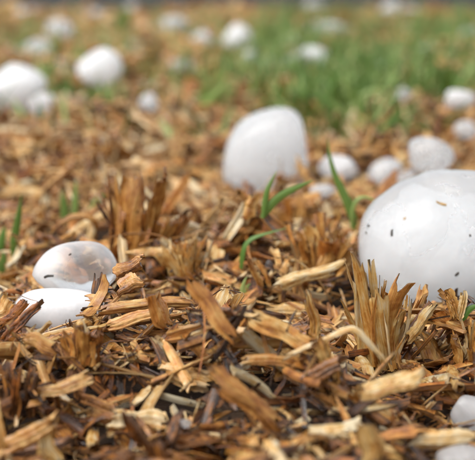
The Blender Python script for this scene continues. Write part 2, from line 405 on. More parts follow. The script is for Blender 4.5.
HAIL = []            # (centre, radii) of the stones standing in the mapped bed
def in_hail(P, grow=1.0):
    for c, r in HAIL:
        q = (P - c)/(r*grow)
        if (np.einsum('ij,ij->i', q, q) < 1).any(): return True
    return False

chips = []
US = np.linspace(-.5, .5, 9)
def drop(x, y, kind, top, g, prop=0.0, fine=True):
    """lay one chip on the bed: it rests on the two highest points under it, either side of its middle"""
    bank = (LO if y > .62 else HI if fine else MI)[kind]; pr = bank[g.integers(len(bank))]
    lo, hi = LEN[kind]; L = g.uniform(lo, hi)*(1.0 if y < 0.62 else 1.15)
    yaw = g.uniform(0, math.tau); w = pr['w']*L
    cx, sx = math.cos(yaw), math.sin(yaw)
    ax = US*L
    prof = np.full(9, -1.0)
    offs = (-.4*w, 0, .4*w)
    for o in offs:
        X = x + ax*cx - o*sx; Y = y + ax*sx + o*cx
        iy, ix = hidx(X, Y); prof = np.maximum(prof, H[iy, ix])
    best = None
    l, r = 4, 4
    bz = prof[4]; best = (bz, 0.0)
    for i in range(0, 4):
        for j in range(5, 9):
            m = (prof[j]-prof[i])/(ax[j]-ax[i]); z = prof[i] - m*ax[i]
            if z > best[0]: best = (z, m)
    z0, slope = best
    pitch = math.atan(slope) + g.normal(0, .06)
    if g.random() < prop: pitch += g.choice([-1, 1])*g.uniform(.25, .95)
    pitch = max(-1.25, min(1.25, pitch))
    roll = g.normal(0, .55) if kind != 'straw_husk' else g.choice([0, math.pi]) + g.normal(0, .5)
    th = 0.03*L
    z = z0 + th*0.6 - (0.002 if prop else 0)
    M = rotmat(yaw, pitch, roll); c = np.array([x, y, z])
    S = c[None] + (np.stack([ax, 0*ax, 0*ax], 1) @ M.T)
    if HAIL and in_hail(S, 1.04): return False
    for o in (-.5*w, -.17*w, .17*w, .5*w):
        T = S + M[:, 1]*o
        iy, ix = hidx(T[:, 0], T[:, 1]); np.maximum.at(H, (iy, ix), np.minimum(T[:, 2] + th*.5, z0 + .007))
    chips.append(dict(p=pr, M=M, c=c, L=L, kind=kind, top=top, cr=None, pitch=pitch, yaw=yaw))
    return True

gd = np.random.default_rng(21)
def half_w(y): return min(0.19, y*0.5*PW/F*1.12 + 0.014)
def rand_xy(g, y0, y1):
    while True:
        y = g.uniform(y0, y1); x = g.uniform(-.19, .19)
        if abs(x) < half_w(y): return x, y
CLUMP = [(1.0, math.tau/l*math.cos(t), math.tau/l*math.sin(t), f) for l, t, f in zip(gd.uniform(.012, .035, 9), gd.uniform(0, 6.28, 9), gd.uniform(0, 6.28, 9))]
def clumped(g, y0, y1):                         # the upper layers lie in small heaps with hollows between them
    while True:
        x, y = rand_xy(g, y0, y1)
        if g.random() < 1/(1 + math.exp(-1.3*waves(x, y, CLUMP))): return x, y
for i in range(13600):
    x, y = rand_xy(gd, .205, .955) if i < 8200 else clumped(gd, .205, .955)
    drop(x, y, KINDS[gd.choice(6, p=PK)], False, gd, fine=i > 9400, prop=.0 if i < 8200 else .22)
HS = H.copy()

# ------------------------------------------------------------------ hailstones
def ico(sub):
    import bmesh
    bm = bmesh.new(); bmesh.ops.create_icosphere(bm, subdivisions=sub, radius=1.0)
    V = np.array([v.co[:] for v in bm.verts]); Fc = [[v.index for v in f.verts] for f in bm.faces]; bm.free()
    return V, Fc
ICO = {s: ico(s) for s in (4, 5, 6)}
def hail(px, py, wpx, hpx, label, base=None, sub=4, lump=0.07, seed=0, material=None, tilt=0.0, depth=1.0, bed=True, shape=None, name='hailstone', dist=None, facets=6, fh=(.80, .97), planes=(), power=2.25, group='hailstones lying on the mulch'):
    base = py + hpx*0.42 if base is None else base
    d = (surface(px, base)[1] if bed else at_z(px, base, -.006)[1]) if dist is None else dist
    c = at_y(px, py, d); dep = project(c)[2]
    rx, rz = wpx*dep/F/2, hpx*dep/F/2; ry = (rx+rz)/2*depth
    V, Fc = ICO[sub]; g = np.random.default_rng(seed)
    n = V.copy(); disp = np.zeros(len(V))
    for k in range(10):
        dv = g.normal(size=3); dv *= g.uniform(1.0, 3.4)/np.linalg.norm(dv)
        disp += g.normal(0, 1)/np.linalg.norm(dv)*np.sin(n @ dv*1.6 + g.uniform(0, math.tau))
    disp /= np.abs(disp).max()
    fine = np.zeros(len(V))
    for k in range(12):
        dv = g.normal(size=3); dv *= g.uniform(6, 12)/np.linalg.norm(dv); fine += np.sin(n @ dv + g.uniform(0, 6))/12
    rad = (np.abs(n)**power).sum(1)**(-1/power) + lump*disp + lump*.22*fine
    if shape is not None: rad = shape(n, rad)
    acc = rad**-12
    for k in range(facets):
        dv = _norm(g.normal(size=3)); acc = acc + (np.clip(n @ dv, 0, 1)/g.uniform(*fh))**12
    for (dx, dy, dz, dh) in planes: acc = acc + (np.clip(n @ _norm(np.array([dx, dy, dz])), 0, 1)/dh)**12
    rad = acc**(-1/12)
    W = n*rad[:, None]
    ct, st = math.cos(tilt), math.sin(tilt)
    W = W*np.array([rx, ry, rz]); W = np.stack([W[:, 0]*ct + W[:, 2]*st, W[:, 1], -W[:, 0]*st + W[:, 2]*ct], 1)
    me = bpy.data.meshes.new(name); me.from_pydata(W.tolist(), [], Fc)
    me.polygons.foreach_set('use_smooth', [True]*len(Fc)); me.update(); me.materials.append(material or M_ICE)
    o = link(name, me, c, label=label, cat='hailstone', group=group)
    if bed: HAIL.append((c, np.array([rx, ry, rz])*0.98))
    return o, c, np.array([rx, ry, rz])

def big_shape(n, rad):
    # a raised cap with a stepped lip near the top, and a shallow dished band behind it
    t = n[:, 2] + .18*n[:, 0] + .10*np.sin(4*n[:, 0]+1.0)
    lip = 1/(1+np.exp(-(t-.80)*46))
    band = np.exp(-((t-.70)/.085)**2)
    chip_ = np.exp(-(((n[:, 0]+.62)/.22)**2 + ((n[:, 2]-.62)/.2)**2))
    return (rad + .020*lip - .016*band - .035*chip_*(n[:, 1] < .5))*(1 - .05*np.clip(n[:, 2], 0, 1)**4)
big, bigC, bigR = hail(462, 249, 204, 164, 'biggest hailstone, milky white dome flecked with dark specks, at the right edge', base=291, sub=6, lump=.035, seed=4, material=M_ICE_BIG, shape=big_shape, depth=.95, facets=5, fh=(.93, .99))

core = big.data.copy(); cv = np.empty(len(core.vertices)*3, np.float32); core.vertices.foreach_get('co', cv); cv = cv.reshape(-1, 3)
wob = 1 + .05*np.sin(cv[:, :1]*420 + 1) * np.cos(cv[:, 2:]*380) + .03*np.sin(cv[:, 1:2]*700)
cv = cv*np.array([.84, .80, .72])*wob + np.array([.05*bigR[0], .03*bigR[1], -.22*bigR[2]])
core.vertices.foreach_set('co', cv.astype(np.float32).ravel()); core.update(); core.materials.clear(); core.materials.append(M_CORE)
link('cloudy_core', core, parent=big, label='white cloudy core seen inside the clear ice')

def oval_shape(n, rad):      # pointed to the left, blunt to the right
    return rad*(1 - .12*np.clip(-n[:, 0], 0, 1)**2*np.clip(np.abs(n[:, 2])*1.6, 0, 1) + .03*n[:, 0])
cl, clC, clR = hail(75, 268.5, 87, 52, 'clear oval hailstone with grey glassy centre, resting on a flat white one', base=303, sub=5, lump=.03, seed=9, shape=oval_shape, tilt=R(-7), depth=.9, facets=3, fh=(.93, .99))
cl.data.materials.clear()
cl.data.materials.append(ice_material('clear_core_ice', 0, 0, 120, centre=(clR[0]*.27, 0.0, clR[2]*.05), radius=clR[2]*1.35, max_clear=.99, white=.97, bump=.25, fog=24, base_clear=.46, gloss=.08))
hail(61, 310, 94, 45, 'flat bright white hailstone beneath the clear oval one', base=318, sub=5, lump=.05, seed=12, material=M_ICE_FLAT, depth=.8)

def peg_shape(n, rad):       # slopes away to the lower left
    return rad*(1 - .14*np.clip(-n[:, 0]+.2, 0, 1)*np.clip(.4+n[:, 2], 0, 1) + .05*np.clip(-n[:, 2], 0, 1))
hail(266, 153, 88, 92, 'tall rounded white hailstone behind the crossed grass blades', base=190, sub=5, lump=.05, seed=15, material=M_ICE_TALL, shape=peg_shape, facets=3, fh=(.93, .99), power=2.9, planes=((-.72, -.1, .69, .90), (.98, 0, .15, .96), (.1, -.98, .1, .95)))
HL = [
 (18, 90, 54, 50, 'large round white hailstone cut by the left edge', None, 0),
 (42, 106, 24, 22, 'small pale hailstone tucked against the large round one at left', None, 0),
 (98, 70, 42, 36, 'compact round white hailstone standing alone between two grass tufts at upper left', None, 0),
 (150, 102, 18, 17, 'tiny white hailstone nearest to the bright green grass tuft', None, 0),
 (340, 167, 36, 23, 'small egg-shaped white hailstone right of the tall grass blade', 178, 12),
 (383, 172, 34, 20, 'narrow tilted white hailstone left of the broken greyish one', 184, -32),
 (431, 157, 44, 34, 'broken greyish hailstone peeking out behind the biggest hailstone', 178, -8),
 (404, 180, 26, 17, 'low sliver of hail in front of the broken greyish hailstone', 188, -25),
 (459, 100, 32, 17, 'low flat white hailstone by the right edge at grass height', None, 0),
 (468, 130, 24, 18, 'white hailstone at the right edge just above the biggest hailstone', None, 0),
 (322, 191, 22, 14, 'little pinkish-white hail bit at the foot of the tall grass blade', 197, 0),
 (403, 93, 15, 13, 'tiny dull hailstone in the brown gap of the grass', None, 0),
 (186, 424, 12, 8, 'tiny translucent hail pellet in the blurred foreground', 428, 0),
 (470, 414, 38, 34, 'grey-white hailstone cut by the lower right edge', 430, 10),
 (462, 458, 44, 20, 'pale hail piece at the lower right corner', 464, 0),
]
for i, (px, py, w, h, lab, base, tl) in enumerate(HL):
    hail(px, py, w*1.2, h*1.2, lab, base=(py + h*.34 if base is None else base), lump=.16, facets=9, fh=(.62, .95), seed=100+i, material=(M_ICE_WHITE if i in (0, 2, 4, 8) else M_ICE_DIM if i in (6, 7, 11) else M_ICE), tilt=R(tl))
FAR = [
 (61, 33, 22, 22, 'pale round hailstone in the blurred upper left, above the compact round one'),
 (37, 50, 30, 22, 'wide pinkish-white hailstone above the large round one at left'),
 (14, 54, 18, 14, 'faint hailstone at the left edge above the large round one'),
 (24, 15, 30, 13, 'faint hailstone in the top left corner by the road'),
 (60, 69, 18, 14, 'small dull hailstone between the two bright stones at left'),
 (100, 44, 20, 14, 'dull hailstone just above the compact round one'),
 (96, 17, 26, 13, 'faint hailstone near the road at upper left'),
 (132, 12, 16, 12, 'bluish hailstone beside the far green tuft by the road'),
 (172, 28, 34, 24, 'whitest hailstone of the far cluster at upper centre left'),
 (203, 44, 28, 22, 'grey hailstone at the right of the far cluster'),
 (158, 63, 22, 16, 'hailstone at the lower left of the far cluster'),
 (182, 68, 26, 16, 'flat hailstone at the bottom of the far cluster'),
 (138, 50, 20, 16, 'tan-tinted hailstone at the left of the far cluster'),
 (237, 44, 26, 30, 'upright white hailstone above the tall rounded one'),
 (249, 60, 18, 18, 'hailstone leaning on the upright white one'),
 (264, 67, 22, 18, 'pinkish hailstone right of the upright white one'),
 (308, 64, 36, 32, 'brightest hailstone of the clump in the grass at top centre'),
 (287, 68, 24, 22, 'grey hailstone at the left of the clump in the grass'),
 (328, 70, 18, 18, 'dim hailstone at the right of the clump in the grass'),
 (291, 44, 20, 16, 'dim hailstone behind the clump in the grass'),
 (312, 31, 24, 18, 'greyish hailstone in the grass below the road'),
 (336, 34, 32, 22, 'green-tinted hailstone in the grass at top centre'),
 (312, 10, 26, 18, 'pale hailstone at the road edge at top centre'),
 (389, 13, 24, 20, 'creamy hailstone at the road edge at upper right'),
 (411, 14, 18, 16, 'dim hailstone right of the creamy one at the road edge'),
 (430, 56, 20, 19, 'lone white hailstone in the green grass at upper right'),
 (470, 38, 24, 22, 'faint hailstone in the grass at the upper right edge'),
 (381, 68, 14, 16, 'faint hailstone in the grass left of the lone white one'),
]
for i, (px, py, w, h, lab) in enumerate(FAR):
    dim = any(t in lab for t in ('faint', 'dim', 'dull', 'grey', 'pink', 'tint', 'blu', 'pale'))
    hail(px, py, w*1.2, h*1.22, lab, base=py + h*.38, lump=.2, facets=9, fh=(.6, .95), seed=200+i, bed=False, material=M_ICE_DIM if dim else M_ICE_WHITE if i in (16, 13) else M_ICE)

_c, _r = HAIL[2]; HAIL.append((_c + np.array([0, -.006, .001]), _r*np.array([.85, 1, .9])))
_c, _r = HAIL[1]; HAIL.append((_c + np.array([.004, -.008, -.002]), _r*np.array([.9, 1, 1])))
# remove loose chips that lie inside a stone, and raise the height map by the stones
def clear_of_hail(c):
    ax = US*c['L']; S = c['c'][None] + np.outer(ax, c['M'][:, 0])
    return not in_hail(S, 1.0)
chips = [c for c in chips if clear_of_hail(c)]

# specks of dirt stuck on the ice
def on_stone(obj, px, py):
    d = ray(px, py); o = np.array([0, 0, CAM_H])
    dl = Vector(d).normalized()
    ok, loc, nor, _ = obj.ray_cast(Vector(o) - obj.location, dl)
    return (np.array(loc) + np.array(obj.location), np.array(nor)) if ok else None
bpy.context.view_layer.update()
SPECKS = [(big, 392, 233, 3.0, 7.5, 12, 0, 'elongated black seed husk stuck high on the biggest hailstone'),
 (big, 369, 226, 2.4, 5.5, -35, 0, 'dark fleck near the left rim of the biggest hailstone'),
 (big, 457, 274, 2.6, 5.0, 40, 0, 'dark curved fleck low on the biggest hailstone'),
 (big, 470, 236, 2.0, 2.6, 0, 0, 'dot-like dark speck at right on the biggest hailstone'),
 (big, 367, 233, 1.6, 3.0, 5, 0, 'tiny dark fleck at the very left rim of the biggest hailstone'),
 (big, 441, 204, 3.6, 11.0, -62, 1, 'tan straw fleck lying near the top of the biggest hailstone'),
 (big, 405, 219, 1.6, 3.0, 50, 1, 'tiny tan fleck right of the black seed husk'),
 (cl, 49, 276, 2.4, 11.0, 80, 0, 'thin black sliver on the left of the clear oval hailstone'),
 (cl, 70, 255, 1.8, 3.0, 50, 0, 'dark dot at the upper left of the clear oval hailstone'),
]
def speck(obj, px, py, wpx, lpx, ang, kind, lab):
    h = on_stone(obj, px, py)
    if h is None: return
    p, nrm = h; dep = project(p)[2]; s = dep/F
    side = np.array([1.0, 0, 0]); side = _norm(side - nrm*(side @ nrm)); upv = np.cross(side, nrm); upv = upv*(1 if upv[2] > 0 else -1)
    a = R(ang); t = upv*math.cos(a) + side*math.sin(a)
    L = lpx*s; x = np.linspace(-.5, .5, 5)[:, None]
    P = p + nrm*0.0002 + t*x*L - nrm*(x**2)*L*.15 + np.cross(t, nrm)*(x**2)*L*.3
    part = sweep(P, nrm, wpx*s*.62, arc=2.4, thick=.0003, nl=8, nw=5, jag0=.02, jag1=.02, ridge=.15, pinch=.9, rough=.12)
    me = chip_mesh('seed_fleck', [part], [.2], M_FLECK if kind else M_SPECK, p)
    link('seed_fleck', me, p, label=lab, cat='fleck', group='flecks stuck on the ice')
for s in SPECKS: speck(*s)

# ------------------------------------------------------------------ a last loose layer, some chips propped up
for i in range(3000):
    x, y = clumped(gd, .215, .95)
    drop(x, y, KINDS[gd.choice(6, p=PK)], True, gd, prop=.40)
HS = np.minimum(H, HS + .004)
# crumbs and broken fibres on top
for i in range(7000):
    x, y = rand_xy(gd, .215, .62)
    k = ('wood_chip', 'fibre', 'wood_splinter')[gd.integers(3)]
    pr = MI[k][gd.integers(10)]; L = gd.uniform(.0018, .006)*(1.6 if k == 'fibre' else 1)
    iy, ix = hidx(np.array([x]), np.array([y])); c = np.array([x, y, H[iy, ix][0] + .0003])
    if HAIL and in_hail(c[None], 1.05): continue
    chips.append(dict(p=pr, M=rotmat(gd.uniform(0, 6.28), gd.normal(0, .35), gd.normal(0, .6)), c=c, L=L, kind=k, top=False, cr=None, pitch=0, yaw=0))

# ------------------------------------------------------------------ chips the photograph shows singly
def hero(name, label, pts, wpx, cr, arc=1.6, thick=.0007, nl=16, nw=14, seed=None, extra=(), cat='wood chip', **kw):
    """pts: (px, py, mm above the bed) along the chip; the first point fixes its distance unless a 4th value (mm nearer) shifts one"""
    W = []
    p0 = surface(pts[0][0], pts[0][1] + pts[0][2]/.25*0.97, 0)
    for q in pts:
        y = p0[1] - (q[3]/1000 if len(q) > 3 else 0)
        W.append(at_y(q[0], q[1], y))
    W = np.array(W); dep = project(W.mean(0))[2]
    g = np.random.default_rng(abs(int(pts[0][0]*31 + pts[0][1]*7)))
    vdir = _norm(np.array([0, 0, CAM_H]) - W.mean(0)); up = _norm(vdir*.75 + np.array([0, 0, 1.0])*.65 + g.normal(0, .12, 3))
    part = sweep(W, up, wpx*dep/F*.86, arc=arc*1.15 if arc < 4 else arc, thick=thick*.75, nl=nl, nw=nw, g=g, **{**dict(jag0=.28, jag1=.28, ridge=.5, fray=.18, rough=.14), **kw})
    org = W.mean(0)
    me = chip_mesh(name, [part], [cr], M_STRAW, org)
    heroes.append(link(name, me, org, label=label, cat=cat, group='mulch chips'))
heroes = []
HERO = [
 # name, label, points (px, py, mm above bed, mm nearer), width px, colour, options
 ('wood_splinter', 'grey-brown split stick leaning up against the flat white hailstone', [(2, 342, 1), (22, 322, 3, 1), (44, 300, 8, 0)], 12, .30, dict(arc=1.0, thick=.0014, ridge=.3)),
 ('wood_splinter', 'second grey-brown split stick beneath the one leaning on the flat white hailstone', [(-4, 330, 1), (14, 314, 3), (27, 298, 6)], 11, .42, dict(arc=1.2, thick=.0012, ridge=.3)),
 ('straw_husk', 'pale ribbed chunk at the left edge beside the flat white hailstone', [(-6, 322, 1), (12, 297, 5)], 24, .72, dict(arc=2.2, ridge=.4)),
 ('straw_stalk', 'long orange stalk running right from the flat white hailstone', [(90, 313, 2), (140, 305, 3), (198, 303, 3)], 9, .56, dict(arc=5.4, thick=.0006)),
 ('straw_husk', 'ribbed tan husk lying just under the long orange stalk', [(98, 326, 1), (135, 318, 2), (170, 309, 2)], 15, .60, dict(arc=1.8, ridge=.4)),
 ('straw_husk', 'upright ragged tan husk standing in front of the long orange stalk', [(170, 331, 0), (160, 312, 3, 1), (149, 293, 7, 2)], 21, .62, dict(arc=1.4, jag1=.22, ridge=.35, splay=.1)),
 ('straw_husk', 'long orange-brown husk sloping down to the right at picture centre', [(243, 345, 0, 4), (214, 312, 3, 2), (186, 273, 8)], 17, .52, dict(arc=2.2, ridge=.35)),
 ('wood_chip', 'glossy brown blade-shaped chip sloping down at the bottom centre', [(283, 438, 0, 3), (250, 402, 4, 3), (205, 370, 6, 2)], 21, .47, dict(arc=1.6, thick=.0012, jag0=.25)),
 ('straw_husk', 'thick pale yellow husk just left of the glossy brown blade-shaped chip', [(156, 371, 2), (188, 376, 3), (218, 389, 2)], 20, .83, dict(arc=2.2, thick=.001)),
 ('straw_husk', 'thick pale greyish husk lying level at the bottom left of centre', [(103, 418, 2), (138, 419, 3), (172, 425, 2)], 20, .86, dict(arc=2.4, thick=.001)),
 ('straw_stalk', 'smooth orange stalk lying level along the bottom centre', [(198, 437, 1), (245, 443, 2), (296, 450, 2)], 11, .57, dict(arc=5.6, thick=.0007)),
 ('wood_splinter', 'shiny red-brown splinter pointing left of the pale greyish husk', [(76, 394, 4), (98, 405, 3), (124, 410, 2)], 9, .42, dict(arc=2.6, thick=.001)),
 ('straw_stalk', 'bent pale straw folded into a wide roof shape right of centre', [(277, 360, 1), (315, 343, 4), (353, 327, 8), (368, 342, 5), (388, 366, 1)], 7, .84, dict(arc=2.4, thick=.0004, kink=True, nl=22)),
 ('straw_husk', 'pale tapering husk with orange left end at picture centre', [(270, 288, 3), (305, 276, 5), (348, 262, 6)], 13, .80, dict(arc=3.0, thick=.0008, splay=.2)),
 ('straw_husk', 'broad honey-coloured husk sloping right below the bent green blade', [(246, 316, 5), (285, 333, 3, 1), (325, 350, 1, 2)], 19, .64, dict(arc=1.5, thick=.001)),
 ('straw_husk', 'tan curled husk lying level under the broad honey-coloured one', [(238, 364, 1), (275, 360, 3), (314, 368, 1)], 12, .62, dict(arc=2.4)),
 ('wood_splinter', 'orange peg standing below the bent pale straw', [(318, 335, 4), (326, 360, 2), (335, 387, 0)], 11, .58, dict(arc=1.8, thick=.0012)),
 ('straw_husk', 'short tan husk standing behind the bent pale straw', [(317, 340, 0), (313, 318, 4), (306, 288, 8)], 13, .60, dict(arc=1.6, jag1=.35)),
 ('wood_chip', 'wide pale flat shard with orange end at lower right', [(352, 397, 1, 2), (390, 386, 3, 1), (428, 368, 4)], 22, .76, dict(arc=.7, thick=.0011)),
 ('straw_husk', 'orange curved husk hanging off the wide pale flat shard', [(405, 366, 4), (428, 378, 3), (452, 404, 1, 2)], 16, .55, dict(arc=2.2)),
 ('straw_stalk', 'thick cream stalk lying level right of the smooth orange stalk', [(300, 432, 1), (335, 430, 2), (366, 424, 2)], 16, .88, dict(arc=5.0, thick=.001)),
 ('straw_husk', 'blurred two-toned upright husk at the bottom edge right of centre', [(377, 466, 0, 2), (372, 445, 3, 2), (364, 418, 8, 2)], 22, .72, dict(arc=1.8)),
 ('straw_stalk', 'pale stalk lying level at the bottom right by the cut-off hailstone', [(400, 444, 1), (440, 438, 2), (480, 440, 2)], 14, .84, dict(arc=4.2, thick=.001)),
 ('straw_stalk', 'fat shiny orange curl lying in front of the biggest hailstone', [(432, 310, 3), (452, 324, 4), (480, 328, 2)], 17, .57, dict(arc=3.4, thick=.0012)),
 ('wood_splinter', 'pointed prong rising left before the biggest hailstone', [(458, 322, 1), (452, 306, 4), (445, 289, 8)], 7, .62, dict(arc=2.0, thick=.001)),
 ('straw_husk', 'translucent pale prong rising right before the biggest hailstone', [(458, 322, 1), (461, 306, 4), (463, 289, 8)], 8, .86, dict(arc=1.8, thick=.0005)),
 ('straw_stalk', 'left of two parallel pale sticks leaning toward the biggest hailstone', [(394, 338, 1), (412, 321, 4), (428, 304, 7)], 7, .78, dict(arc=4.4, thick=.0006)),
 ('straw_stalk', 'right of two parallel pale sticks leaning toward the biggest hailstone', [(402, 345, 1, 1), (419, 324, 4, 1), (436, 301, 8, 1)], 8, .82, dict(arc=4.4, thick=.0006)),
 ('straw_husk', 'tan stub tilting down right below the two parallel pale sticks', [(415, 332, 3), (430, 352, 2), (448, 378, 0, 3)], 17, .68, dict(arc=2.6, thick=.001)),
 ('wood_chip', 'knobbly orange chip lying at the foot of the double brown tuft', [(384, 362, 3), (405, 366, 3), (424, 368, 2)], 12, .60, dict(arc=2.8, thick=.0012, ridge=.5)),
 ('wood_splinter', 'thin twig sticking up right of the upper left tuft', [(158, 222, 0), (176, 194, 5), (192, 170, 10)], 6, .58, dict(arc=2.2, thick=.001)),
 ('straw_husk', 'pale grey-tan strap lying right of the clear oval hailstone', [(122, 258, 1), (160, 252, 3), (200, 262, 3)], 9, .74, dict(arc=1.2, fray=.2, jag0=.25, jag1=.25)),
 ('straw_husk', 'second pale strap crossing down toward the small green sprout', [(150, 232, 3), (190, 254, 4), (238, 282, 2)], 12, .80, dict(arc=1.3)),
 ('fibre', 'thin curved strand arching over the pale straps at centre left', [(166, 258, 2), (196, 272, 4), (232, 287, 2)], 3, .80, dict(arc=1.6, thick=.0005, nw=4)),
 ('wood_splinter', 'left of two thin orange strips rising by the small green sprout', [(262, 290, 0), (256, 274, 4), (245, 256, 8)], 5, .52, dict(arc=1.2, thick=.0006)),
 ('wood_splinter', 'right of two thin orange strips rising by the small green sprout', [(269, 290, 0), (266, 276, 4), (253, 258, 8)], 4, .62, dict(arc=1.2, thick=.0006)),
 ('wood_splinter', 'dark red strip lying left of the two thin orange strips', [(222, 268, 3), (244, 279, 3), (266, 288, 2)], 5, .26, dict(arc=1.0, thick=.0007)),
 ('wood_chip', 'rounded orange stub touching the right end of the clear oval hailstone', [(116, 294, 2), (130, 286, 3), (146, 281, 2)], 14, .52, dict(arc=2.2, thick=.0012)),
 ('wood_chip', 'short brown roll above the rounded orange stub by the clear hailstone', [(112, 274, 2), (128, 266, 3), (146, 258, 3)], 12, .48, dict(arc=3.6, thick=.0011)),
 ('straw_husk', 'long blurred pale husk lying level at the left edge in the middle distance', [(-6, 196, 2), (24, 191, 3), (56, 197, 2)], 13, .78, dict(arc=2.0)),
 ('straw_shaving', 'arched brown shaving bridging behind the clear oval hailstone', [(46, 243, 0), (58, 226, 4), (76, 215, 6), (94, 222, 4), (98, 240, 0)], 6, .50, dict(arc=1.0, thick=.0006, nl=18)),
 ('straw_stalk', 'blurred orange-tan stick rising right at the bottom left', [(-5, 452, 1), (30, 436, 3), (62, 414, 4)], 13, .66, dict(arc=2.6, thick=.001)),
 ('straw_husk', 'blurred pale upright strip at the bottom left edge of the picture', [(56, 468, 0, 2), (46, 447, 4, 2), (38, 430, 6, 2)], 18, .80, dict(arc=1.2)),
 ('wood_chip', 'broad blurred tan flake at left above the shiny red-brown splinter', [(28, 398, 2), (62, 388, 4), (96, 371, 4)], 17, .68, dict(arc=.9, thick=.0009)),
 ('straw_shaving', 'pale curled shaving looping below the grey-brown split stick', [(16, 340, 1), (24, 352, 3), (36, 362, 3), (46, 357, 3)], 6, .88, dict(arc=1.2, thick=.0004, nl=18)),
 ('straw_husk', 'orange frayed husk between the split stick and the horned clump', [(22, 338, 3), (40, 342, 4), (60, 352, 1)], 18, .56, dict(arc=1.8, ridge=.5, jag0=.25)),
 ('wood_splinter', 'tan peg standing just in front of the tall rounded hailstone', [(250, 222, 0), (253, 207, 4), (256, 190, 8)], 10, .72, dict(arc=2.6, thick=.001)),
 ('straw_husk', 'orange rolled leaf lying right of the tan peg', [(286, 210, 1), (305, 200, 3), (322, 204, 2)], 20, .60, dict(arc=2.4)),
 ('wood_splinter', 'blurred tan strip sloping toward the base of the tall rounded hailstone', [(182, 166, 3), (204, 174, 3), (226, 182, 2)], 9, .70, dict(arc=1.2)),
 ('straw_husk', 'blurred brown strip leaning left of the narrow tilted hailstone', [(366, 208, 0), (384, 190, 4), (400, 170, 8)], 11, .46, dict(arc=1.4)),
 ('wood_chip', 'pale fan-ended shard lying left of the tan standing husk', [(262, 307, 2), (286, 309, 3), (312, 311, 2)], 10, .82, dict(arc=1.0, splay=.6)),
 ('wood_splinter', 'pale thin stick leaning down left below the standing ragged husk', [(152, 335, 4), (164, 352, 2), (178, 372, 1)], 8, .76, dict(arc=2.0, thick=.0009)),
 ('wood_splinter', 'dark brown stick lying right below the ribbed tan husk', [(112, 335, 2), (140, 341, 3), (166, 348, 2)], 9, .24, dict(arc=2.0, thick=.001)),
 ('wood_splinter', 'slim grey stick crossing below the long orange-brown husk', [(180, 335, 4), (198, 352, 3), (222, 378, 1)], 7, .72, dict(arc=1.8, thick=.0009)),
 ('straw_stalk', 'reddish stick lying under the bent pale straw at right', [(300, 384, 1), (322, 372, 3), (350, 356, 3)], 11, .36, dict(arc=3.0, thick=.001)),
]
for h in HERO:
    hero(h[0], h[1], h[2], h[3], h[4], **h[5])

# ragged standing tufts: one thing, each strand a part
def tuft(label, bpx, bqy, tpx, tpy, wbase, wtop, n, cr, seed, lift=1.0, wide=.34, depth=.5):
    g = np.random.default_rng(seed)
    b = surface(bpx, bqy, 0); y = b[1]
    b = at_y(bpx, bqy, y); t = at_y(tpx, tpy, y); dep = project(b)[2]; s = dep/F
    root = bpy.data.objects.new('straw_tuft', None); C.objects.link(root); root.location = b
    root.empty_display_size = .005
    root['label'] = label; root['category'] = 'straw tuft'; root['group'] = 'ragged straw tufts'
    def strand(a, q, lo, hi, w, noise, **kw):
        base = b + np.array([a*wbase*s*.34, q*wbase*s*.3*depth, -.003])
        tip = t + np.array([a*wtop*s*.52, q*wtop*s*.5*depth, 0]); L = np.linalg.norm(tip-base)
        tip = base + (tip-base)*g.uniform(lo, hi) + g.normal(0, noise, 3)*L
        mid = (base+tip)/2 + np.array([-a*wbase*s*.06, 0, 0]) + g.normal(0, .05, 3)*L
        outward = _norm(np.array([a*.9, q*.9 - .6, .25]) + g.normal(0, .35, 3))
        return sweep(np.array([base, mid, tip]), outward, w, g=g, twist=g.normal(0, .8), **kw)
    n = int(n*1.2)
    for i in range(n):                                   # broad torn sheaths
        a = -1 + 2*(i+.5)/n + g.normal(0, .15)
        part = strand(a, g.uniform(-1, 1), .40, .94, max(wtop, wbase)*s*wide*g.uniform(.4, 1.15), .10, arc=g.uniform(.8, 2.6), roll=g.normal(0, .35),
                      thick=g.uniform(.0003, .0007), nl=12, nw=10, jag0=.05, jag1=g.uniform(.10, .26), ridge=.5, splay=g.uniform(0, .35), fray=.2, pinch=.12)
        me = chip_mesh('sheath', [part], [np.clip(cr + g.normal(0, .10), .05, .98)], M_STRAW, b)
        link('sheath', me, parent=root)
    parts, crs = [], []
    for i in range(int(n*2.2)):                                 # fine splinters and bristles between them
        parts.append(strand(g.uniform(-1.1, 1.1), g.uniform(-1, 1), .40, .92, s*g.uniform(1.6, 5.5), .10, arc=g.uniform(.6, 2.0), thick=g.uniform(.0002, .0005), nl=6, nw=3,
                            jag0=.02, jag1=.3, ridge=.4, fray=.3, pinch=.35)); crs.append(float(np.clip(cr + .06 + g.normal(0, .14), .05, .98)))
    link('frayed_fibres', chip_mesh('frayed_fibres', parts, crs, M_STRAW, b), parent=root, kind='stuff')
    return root
tuft('tall ragged brown tuft standing behind and right of the clear oval hailstone', 126, 250, 136, 168, 46, 52, 9, .42, 1)
tuft('leaning ragged tuft to the right of the tall brown one', 150, 254, 178, 196, 26, 26, 5, .50, 2)
tuft('frayed orange tuft like a chopped crown behind the pale tapering husk', 322, 274, 324, 219, 44, 66, 12, .50, 3, wide=.26)
tuft('upright fan of tan straw in front of the biggest hailstone', 384, 356, 377, 262, 44, 54, 9, .66, 4)
tuft('darker jagged brown fan right of the upright tan one', 400, 330, 416, 280, 28, 52, 7, .40, 5)
tuft('horned orange-brown clump in front of the flat white hailstone', 84, 352, 80, 318, 40, 44, 8, .50, 6)
tuft('dark blurred brown stub at the left edge of the foreground', 20, 402, 18, 356, 34, 28, 7, .26, 7)
tuft('pale ragged mound of straw left of the bent green blade', 186, 276, 178, 226, 46, 52, 9, .68, 8)
tuft('small straw sheaf standing at the right edge before the biggest hailstone', 468, 352, 470, 312, 26, 26, 5, .58, 9)
